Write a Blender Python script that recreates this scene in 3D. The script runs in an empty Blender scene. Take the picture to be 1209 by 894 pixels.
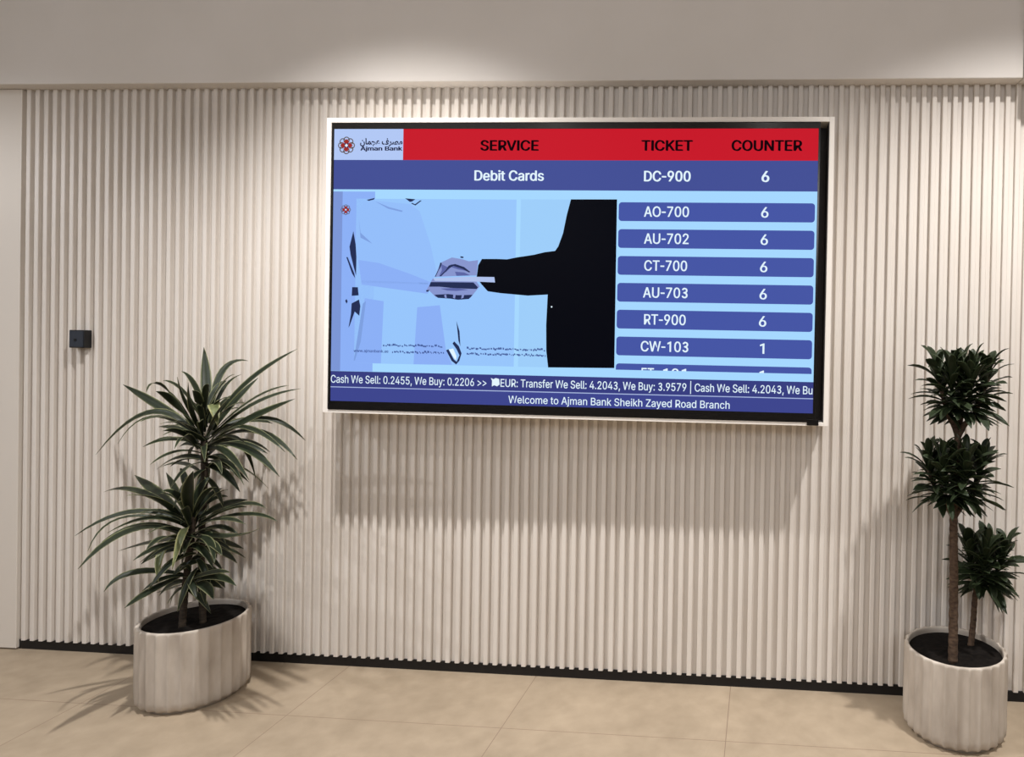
import bpy, bmesh, math, random
from mathutils import Vector, Matrix
from mathutils.geometry import tessellate_polygon

C = bpy.context.scene.collection
SC = bpy.context.scene
PI = math.pi

# ------------------------------------------------------------------ camera
CAM = Vector((0.7435, -2.6905, 1.3884))
YAW, PITCH, ROLL = 0.0660, 0.0083, 0.0197
FOC, PX0, PY0 = 793.3353, 846.527, 410.6912        # pixels of a 1209 x 894 frame
_f = Vector((-math.sin(YAW) * math.cos(PITCH), math.cos(YAW) * math.cos(PITCH), -math.sin(PITCH)))
_r0 = Vector((math.cos(YAW), math.sin(YAW), 0))
_u0 = _r0.cross(_f)
_r = _r0 * math.cos(ROLL) + _u0 * math.sin(ROLL)
_u = -_r0 * math.sin(ROLL) + _u0 * math.cos(ROLL)
cd = bpy.data.cameras.new('camera')
cd.sensor_fit = 'HORIZONTAL'
cd.sensor_width = 36.0
cd.lens = FOC / 1209 * 36.0
cd.shift_x = -(PX0 - 604.5) / 1209
cd.shift_y = (PY0 - 447.0) / 1209
cd.clip_start = 0.05
cam = bpy.data.objects.new('camera', cd)
C.objects.link(cam)
cam.matrix_world = Matrix(((_r.x, _u.x, -_f.x, CAM.x), (_r.y, _u.y, -_f.y, CAM.y), (_r.z, _u.z, -_f.z, CAM.z), (0, 0, 0, 1)))
SC.camera = cam


def at(px, py, y=None, z=None):
    """the world point seen at a pixel of the photograph, on the plane y = const or z = const"""
    d = _f + _r * ((px - PX0) / FOC) - _u * ((py - PY0) / FOC)
    t = (y - CAM.y) / d.y if y is not None else (z - CAM.z) / d.z
    return CAM + d * t


# ------------------------------------------------------------------ light and exposure
SC.view_settings.view_transform = 'Standard'
SC.view_settings.look = 'None'
SC.view_settings.exposure = 0.0
SC.view_settings.gamma = 1.0
SC.view_settings.use_curve_mapping = False
wd = bpy.data.worlds.new('world')
SC.world = wd
wd.use_nodes = True
wd.node_tree.nodes['Background'].inputs[0].default_value = (1.0, 0.93, 0.85, 1)
wd.node_tree.nodes['Background'].inputs[1].default_value = 0.0

WARM = (1.0, 0.975, 0.955)
SOFT = (0.96, 0.985, 1.04)
WALL_ROW = [(-0.70, -0.92, 315), (1.73, -0.92, 315), (4.1, -0.92, 200)]
ROOM_ROW = [(-0.96, -3.0, 22), (0.75, -3.0, 22), (2.5, -3.0, 16)]


def downlight(x, y, z, watts, angle, blend, radius=0.035, col=None):
    l = bpy.data.lights.new('ceiling_downlight', 'SPOT')
    l.energy = watts
    l.color = col or WARM
    l.spot_size = math.radians(angle)
    l.spot_blend = blend
    l.shadow_soft_size = radius
    o = bpy.data.objects.new('ceiling_downlight', l)
    o.location = (x, y, z)
    C.objects.link(o)


for x, y, w in WALL_ROW:
    downlight(x, y, 3.22, w, 110, 1.0)
downlight(-3.0, -2.0, 3.22, 125, 142, 0.3, col=SOFT)
for x, y, w in ROOM_ROW:
    downlight(x, y, 3.22, w, 150, 0.6)


# unseen broad fill lights added at the back, tilted towards the slatted wall
for x in (-2.3, 2.3):
    l = bpy.data.lights.new('fill_light', 'AREA')
    l.shape = 'RECTANGLE'
    l.size, l.size_y = 3.0, 1.2
    l.energy = 53
    l.color = SOFT
    o = bpy.data.objects.new('fill_light', l)
    o.location = (x, -5.3, 2.95)
    o.rotation_euler = (math.radians(58), 0, 0)
    C.objects.link(o)


# ------------------------------------------------------------------ helpers
def lin(c):
    c = c / 255.0
    return c / 12.92 if c <= 0.04045 else ((c + 0.055) / 1.055) ** 2.4


def rgb(r, g, b):
    return (lin(r), lin(g), lin(b), 1.0)


def new_mat(name):
    m = bpy.data.materials.new(name)
    m.use_nodes = True
    return m, m.node_tree, m.node_tree.nodes['Principled BSDF']


def simple(name, col, rough=0.5, spec=0.5, metal=0.0):
    m, nt, p = new_mat(name)
    p.inputs['Base Color'].default_value = col
    p.inputs['Roughness'].default_value = rough
    p.inputs['Specular IOR Level'].default_value = spec
    p.inputs['Metallic'].default_value = metal
    return m


def node(nt, kind, **kw):
    n = nt.nodes.new(kind)
    for k, v in kw.items():
        setattr(n, k, v)
    return n


def noisy(name, c1, c2, scale, rough=0.6, spec=0.4, stretch=(1, 1, 1), detail=4, bump=0.0, lo=0.3, hi=0.7):
    m, nt, p = new_mat(name)
    tc = node(nt, 'ShaderNodeTexCoord')
    mp = node(nt, 'ShaderNodeMapping')
    mp.inputs['Scale'].default_value = stretch
    nz = node(nt, 'ShaderNodeTexNoise')
    nz.inputs['Scale'].default_value = scale
    nz.inputs['Detail'].default_value = detail
    cr = node(nt, 'ShaderNodeValToRGB')
    cr.color_ramp.elements[0].position = lo
    cr.color_ramp.elements[0].color = c1
    cr.color_ramp.elements[1].position = hi
    cr.color_ramp.elements[1].color = c2
    L = nt.links.new
    L(tc.outputs['Object'], mp.inputs['Vector'])
    L(mp.outputs['Vector'], nz.inputs['Vector'])
    L(nz.outputs['Fac'], cr.inputs['Fac'])
    L(cr.outputs['Color'], p.inputs['Base Color'])
    if bump:
        b = node(nt, 'ShaderNodeBump')
        b.inputs['Strength'].default_value = bump
        b.inputs['Distance'].default_value = 0.004
        L(nz.outputs['Fac'], b.inputs['Height'])
        L(b.outputs['Normal'], p.inputs['Normal'])
    p.inputs['Roughness'].default_value = rough
    p.inputs['Specular IOR Level'].default_value = spec
    return m


def link(name, me, mat=None, parent=None, smooth=False):
    o = bpy.data.objects.new(name, me)
    C.objects.link(o)
    if mat is not None:
        me.materials.append(mat)
    if parent is not None:
        o.parent = parent
    if smooth:
        for p in me.polygons:
            p.use_smooth = True
    return o


def from_bm(name, bm, mat=None, parent=None, smooth=False):
    me = bpy.data.meshes.new(name)
    bm.normal_update()
    bm.to_mesh(me)
    bm.free()
    return link(name, me, mat, parent, smooth)


def from_py(name, verts, faces, mat=None, parent=None, smooth=False):
    me = bpy.data.meshes.new(name)
    me.from_pydata([tuple(v) for v in verts], [], faces)
    me.update()
    return link(name, me, mat, parent, smooth)


def add_box(bm, x0, x1, y0, y1, z0, z1, bevel=0.0, seg=2):
    r = bmesh.ops.create_cube(bm, size=1)
    vs = r['verts']
    for v in vs:
        v.co = Vector(((x0 + x1) / 2 + v.co.x * (x1 - x0), (y0 + y1) / 2 + v.co.y * (y1 - y0), (z0 + z1) / 2 + v.co.z * (z1 - z0)))
    if bevel:
        es = list({e for v in vs for e in v.link_edges})
        bmesh.ops.bevel(bm, geom=es, offset=bevel, segments=seg, affect='EDGES', profile=0.5)


def thing(name, label, cat, loc, group=None):
    o = bpy.data.objects.new(name, None)
    o.empty_display_size = 0.1
    o.location = loc
    C.objects.link(o)
    o['label'] = label
    o['category'] = cat
    if group:
        o['group'] = group
    return o


def struct(o, label, cat):
    o['kind'] = 'structure'
    o['label'] = label
    o['category'] = cat
    return o


# ------------------------------------------------------------------ materials of the room
M_SLAT = noisy('slat_lacquer', rgb(214, 206, 197), rgb(221, 214, 206), 9, rough=0.5, spec=0.35, stretch=(1, 1, .2))
M_PANEL = simple('panel_white', rgb(216, 208, 198), 0.32, 0.5)
M_FAR = simple('far_wall_paint', rgb(170, 165, 158), 0.85, 0.2)
M_PLASTER = noisy('plaster', rgb(221, 216, 210), rgb(226, 221, 216), 3, rough=0.85, spec=0.2)
M_BLACK = simple('baseboard_black', rgb(24, 22, 22), 0.5, 0.3)


def floor_material():
    m, nt, p = new_mat('stone_floor_tile')
    L = nt.links.new
    tc = node(nt, 'ShaderNodeTexCoord')
    n1 = node(nt, 'ShaderNodeTexNoise')
    n1.inputs['Scale'].default_value = 2.6
    n1.inputs['Detail'].default_value = 7
    n1.inputs['Roughness'].default_value = 0.6
    n1.inputs['Distortion'].default_value = 0.7
    cr = node(nt, 'ShaderNodeValToRGB')
    cr.color_ramp.elements[0].position = 0.28
    cr.color_ramp.elements[0].color = rgb(141, 126, 106)
    cr.color_ramp.elements[1].position = 0.74
    cr.color_ramp.elements[1].color = rgb(175, 158, 136)
    L(tc.outputs['Object'], n1.inputs['Vector'])
    n2 = node(nt, 'ShaderNodeTexNoise')
    n2.inputs['Scale'].default_value = 14
    n2.inputs['Detail'].default_value = 6
    L(tc.outputs['Object'], n2.inputs['Vector'])
    mf = node(nt, 'ShaderNodeMix', data_type='FLOAT')
    mf.inputs['Factor'].default_value = 0.4
    L(n1.outputs['Fac'], mf.inputs['A'])
    L(n2.outputs['Fac'], mf.inputs['B'])
    L(mf.outputs['Result'], cr.inputs['Fac'])
    sp = node(nt, 'ShaderNodeSeparateXYZ')
    L(tc.outputs['Object'], sp.inputs['Vector'])

    def math_n(op, a, b=None):
        n = node(nt, 'ShaderNodeMath', operation=op)
        for i, s in enumerate((a, b)):
            if s is None:
                continue
            if isinstance(s, (int, float)):
                n.inputs[i].default_value = s
            else:
                L(s, n.inputs[i])
        return n.outputs[0]

    def line(out, off):
        t = math_n('ADD', out, -off + 80.0)
        t = math_n('MODULO', t, 0.8)
        t = math_n('SUBTRACT', t, 0.4)
        t = math_n('ABSOLUTE', t)
        return math_n('GREATER_THAN', t, 0.4 - 0.0014)
    g = math_n('MAXIMUM', line(sp.outputs['X'], -0.153), line(sp.outputs['Y'], -0.365))
    mx = node(nt, 'ShaderNodeMix', data_type='RGBA')
    L(g, mx.inputs['Factor'])
    L(cr.outputs['Color'], mx.inputs['A'])
    mx.inputs['B'].default_value = rgb(128, 108, 92)
    L(mx.outputs['Result'], p.inputs['Base Color'])
    p.inputs['Roughness'].default_value = 0.5
    p.inputs['Specular IOR Level'].default_value = 0.4
    return m


M_FLOOR = floor_material()

# ------------------------------------------------------------------ the room
XL, XR, YF, ZC = -4.8, 4.8, -6.0, 3.26
bm = bmesh.new(); add_box(bm, XL, XR, YF, 0.10, -0.1, 0.0)
struct(from_bm('floor', bm, M_FLOOR), 'beige stone tile floor with thin grout lines', 'floor')
bm = bmesh.new(); add_box(bm, XL, XR, YF, 0.10, ZC, ZC + 0.1)
struct(from_bm('ceiling', bm, M_PLASTER), 'white plaster ceiling above the room', 'ceiling')
for nm, b in (('wall_left', (XL - .1, XL, YF, .1)), ('wall_right', (XR, XR + .1, YF, .1)), ('wall_front', (XL, XR, YF - .1, YF))):
    bm = bmesh.new(); add_box(bm, b[0], b[1], b[2], b[3], 0, ZC)
    struct(from_bm(nm, bm, M_FAR), 'plain plaster wall closing the room, ' + nm.replace('wall_', '') + ' side', 'wall')

# slatted back wall: front of the slats on y = 0, grooves 15 mm deep
PITCH_S = 0.0402
EDGE = -2.4425
Z_SOFFIT = 2.4162


def slat_profile(x0, x1):
    g = 0.0102                     # half a groove at its bottom
    pts = []
    k = 0
    while True:
        c = x0 + 0.0055 + k * PITCH_S
        if c > x1:
            break
        a, b = c + g, c + PITCH_S - g
        pts += [(a, 0.0170), (a + 0.0002, 0.0046)]
        r = 0.0042
        for i in range(1, 5):
            t = PI / 2 * i / 4
            pts.append((a + r * (1 - math.cos(t)), 0.0044 - 0.0044 * math.sin(t)))
        for i in range(0, 4):
            t = PI / 2 * i / 4
            pts.append((b - r + r * math.sin(t), 0.0044 - 0.0044 * math.cos(t)))
        pts += [(b - 0.0002, 0.0046), (b, 0.0170)]
        k += 1
    return pts


pp = slat_profile(EDGE, XR - 0.05)
pp = [(EDGE, 0.0170)] + pp
Z0S, Z1S = 0.040, Z_SOFFIT + 0.01
verts = [(x, y, Z0S) for x, y in pp] + [(x, y, Z1S) for x, y in pp] + [(x, .05, Z0S) for x, y in pp]
n = len(pp)
faces = [(i, i + 1, n + i + 1, n + i) for i in range(n - 1)] + [(2 * n + i, 2 * n + i + 1, i + 1, i) for i in range(n - 1)]
struct(from_py('wall_back', verts, faces, M_SLAT), 'cream wall of narrow vertical slats behind the television', 'wall')

bm = bmesh.new(); add_box(bm, EDGE, XR, 0.0090, 0.05, 0.0, 0.040)
struct(from_bm('baseboard_back', bm, M_BLACK), 'black recessed baseboard running under the slatted wall', 'baseboard')
bm = bmesh.new(); add_box(bm, XL, EDGE, -0.004, 0.05, 0.006, Z_SOFFIT - 0.0005, 0.002, 2)
struct(from_bm('trim_1', bm, M_PANEL), 'smooth off-white panel left of the slatted wall', 'wall panel')

# lowered bulkhead over the slats, with a deeper return at its right end
bm = bmesh.new()
add_box(bm, XL, 1.717, -0.0559, 0.10, Z_SOFFIT, ZC, 0.004, 3)
struct(from_bm('ceiling_bulkhead', bm, M_PLASTER), 'plain white bulkhead above the slatted wall', 'bulkhead')
bm = bmesh.new()
add_box(bm, 1.719, XR, -0.14, 0.10, Z_SOFFIT, ZC, 0.004, 3)
struct(from_bm('ceiling_bulkhead_return', bm, M_PLASTER), 'deeper bulkhead section at the top right corner', 'bulkhead')

# ------------------------------------------------------------------ television surround and television
DBOX = 0.16
BX0, BX1, BZ0, BZ1 = -0.972, 0.9985, 1.0815, 2.2365
M_FRAME = simple('surround_white', rgb(236, 230, 222), 0.4, 0.4)
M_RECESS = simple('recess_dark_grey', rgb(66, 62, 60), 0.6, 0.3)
M_TVBLACK = simple('tv_gloss_black', rgb(14, 13, 13), 0.18, 0.5)
M_TVEDGE = simple('tv_satin_black', rgb(30, 28, 28), 0.4, 0.4)

sur = thing('television_surround', 'shallow white box frame fixed on the slatted wall around the television', 'wall frame', (0, 0, BZ0))


def part_box(name, b, mat, parent, bevel=0.0):
    bm = bmesh.new()
    l = parent.location
    add_box(bm, b[0] - l.x, b[1] - l.x, b[2] - l.y, b[3] - l.y, b[4] - l.z, b[5] - l.z, bevel)
    return from_bm(name, bm, mat, parent)


TL = 0.0185
part_box('frame_side', (BX0, BX0 + TL, -DBOX, -0.0005, BZ0, BZ1), M_FRAME, sur, 0.0012)
part_box('frame_side', (BX1 - TL, BX1, -DBOX, -0.0005, BZ0, BZ1), M_FRAME, sur, 0.0012)
part_box('frame_top', (BX0 + TL, BX1 - TL, -DBOX, -0.0005, BZ1 - TL, BZ1), M_FRAME, sur, 0.0012)
part_box('frame_bottom', (BX0 + TL, BX1 - TL, -DBOX, -0.0005, BZ0, BZ0 + 0.014), M_FRAME, sur, 0.0012)
o = part_box('back_panel', (BX0 + TL, BX1 - TL, -DBOX + 0.075, -0.02, BZ0 + 0.014, BZ1 - TL), M_RECESS, sur)
o['label'] = 'dark grey back panel inside the frame'
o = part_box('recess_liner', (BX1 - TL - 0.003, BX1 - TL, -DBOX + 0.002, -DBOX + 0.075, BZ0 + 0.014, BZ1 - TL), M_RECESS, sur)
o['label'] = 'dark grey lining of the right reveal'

SX0, SX1 = -0.94, 0.94
SZ1 = 2.1925
SH = 1.0635
SZ0 = SZ1 - SH
tv = thing('television', 'large wall television showing a queue ticket board with a red header', 'television', (0, -DBOX + 0.07, BZ0 + 0.014))
YS = -DBOX - 0.0005            # front face of the picture
tl = tv.location
part_box('housing', (SX0 - 0.008, SX1 + 0.006, -DBOX + 0.004, -DBOX + 0.0745, SZ0 - 0.033, SZ1 + 0.021), M_TVEDGE, tv, 0.003)
BXL, BXR, BZB, BZT = SX0 - 0.009, SX1 + 0.007, SZ0 - 0.034, SZ1 + 0.022
bz = bmesh.new()
for b in ((BXL, SX0, BZB, BZT), (SX1, BXR, BZB, BZT), (SX0, SX1, SZ1, BZT), (SX0, SX1, BZB, SZ0)):
    add_box(bz, b[0] - tl.x, b[1] - tl.x, -DBOX - 0.003 - tl.y, -DBOX + 0.004 - tl.y, b[2] - tl.z, b[3] - tl.z)
o = from_bm('bezel', bz, M_TVBLACK, tv)
o['label'] = 'thin glossy black bezel'
part_box('remote_sensor', (0.918, 0.962, -DBOX - 0.006, -DBOX + 0.0, BZ0 + 0.002, SZ0 - 0.022), M_TVBLACK, tv, 0.002)


def screen_mat(name, col):
    m, nt, p = new_mat(name)
    p.inputs['Base Color'].default_value = (0.0012, 0.0012, 0.0014, 1)
    p.inputs['Roughness'].default_value = 0.3
    p.inputs['Specular IOR Level'].default_value = 0.015
    p.inputs['Emission Color'].default_value = col
    p.inputs['Emission Strength'].default_value = 1.0
    return m


E_SKY = screen_mat('picture_light_blue', rgb(166, 216, 255))
E_RED = screen_mat('picture_red', rgb(200, 26, 42))
E_BLUE = screen_mat('picture_slate_blue', rgb(68, 80, 150))
E_PILL = screen_mat('picture_button_blue', rgb(70, 86, 165))
E_FOOT = screen_mat('picture_footer_navy', rgb(56, 62, 128))
E_FOOT2 = screen_mat('picture_welcome_navy', rgb(62, 70, 142))
E_WHITE = screen_mat('picture_white', rgb(228, 246, 255))
E_TICK = screen_mat('picture_ticker_line', rgb(170, 185, 225))
E_BLACK = screen_mat('picture_black', rgb(22, 6, 12))
E_SUIT = screen_mat('picture_suit_black', rgb(5, 6, 14))
E_LOGO = screen_mat('picture_logo_panel', rgb(178, 200, 245))
E_INK = screen_mat('picture_logo_ink', rgb(34, 36, 66))
E_GOLD = screen_mat('picture_gold', rgb(92, 74, 60))
E_LRED = screen_mat('picture_logo_red', rgb(158, 46, 40))
E_ROBE0 = screen_mat('picture_photo_left', rgb(148, 190, 250))
E_ROBE1 = screen_mat('picture_robe_shade', rgb(140, 176, 246))
E_ROBE2 = screen_mat('picture_robe_mid', rgb(152, 198, 252))
E_ROBE3 = screen_mat('picture_robe_fold', rgb(126, 160, 224))
E_EDGE = screen_mat('picture_photo_margin', rgb(124, 150, 214))
E_BAND = screen_mat('picture_photo_band', rgb(158, 206, 250))
E_DARK = screen_mat('picture_dark_navy', rgb(36, 46, 84))
E_SKIN = screen_mat('picture_skin_light', rgb(136, 150, 206))
E_SKIN2 = screen_mat('picture_skin_mid', rgb(92, 102, 164))
E_STREAK = screen_mat('picture_streak', rgb(176, 194, 236))
E_CAP = screen_mat('picture_caption_ink', rgb(70, 92, 154))

NLAY = [0]


def S(u, v, lay):
    """a point of the picture: u to the right, v down, both 0..1; lay lifts it off the panel a hair"""
    return Vector((SX0 + u * (SX1 - SX0), YS - 0.00022 * lay, SZ1 - v * SH)) - Vector(tl)


scr = from_py('screen', [S(0, 0, 0), S(1, 0, 0), S(1, 1, 0), S(0, 1, 0)], [(0, 3, 2, 1)], E_SKY, tv)
scr['label'] = 'lit screen with a pale blue background'


def poly(name, pts, mat, lay, parent=None):
    vs = [S(u, v, lay) for u, v in pts]
    bm = bmesh.new()
    f = bm.faces.new([bm.verts.new(p) for p in vs])
    f.normal_update()
    if f.normal.y > 0:
        f.normal_flip()
    bmesh.ops.triangulate(bm, faces=bm.faces[:])
    return from_bm(name, bm, mat, parent or scr)


def polys(name, lists, mat, lay, joined=False):
    if not joined:
        for pts in lists:
            poly(name, pts, mat, lay)
        return
    bm = bmesh.new()
    for pts in lists:
        f = bm.faces.new([bm.verts.new(S(u, v, lay)) for u, v in pts])
        f.normal_update()
        if f.normal.y > 0:
            f.normal_flip()
    bmesh.ops.triangulate(bm, faces=bm.faces[:])
    return from_bm(name, bm, mat, scr)


def rect(name, u0, v0, u1, v1, mat, lay):
    return poly(name, [(u0, v0), (u1, v0), (u1, v1), (u0, v1)], mat, lay)


def round_rect(u0, v0, u1, v1, r, clip=None, seg=5):
    ru, rv = r / (SX1 - SX0), r / SH
    out = []
    for cu, cv, a0 in ((u1 - ru, v0 + rv, -90), (u1 - ru, v1 - rv, 0), (u0 + ru, v1 - rv, 90), (u0 + ru, v0 + rv, 180)):
        for i in range(seg + 1):
            a = math.radians(a0 + 90 * i / seg)
            out.append((cu + ru * math.cos(a), cv + rv * math.sin(a)))
    if clip is not None:
        out = [(u, min(v, clip)) for u, v in out]
        q = []
        for p in out:
            if not q or abs(p[0] - q[-1][0]) + abs(p[1] - q[-1][1]) > 1e-6:
                q.append(p)
        out = q
    return out


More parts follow.
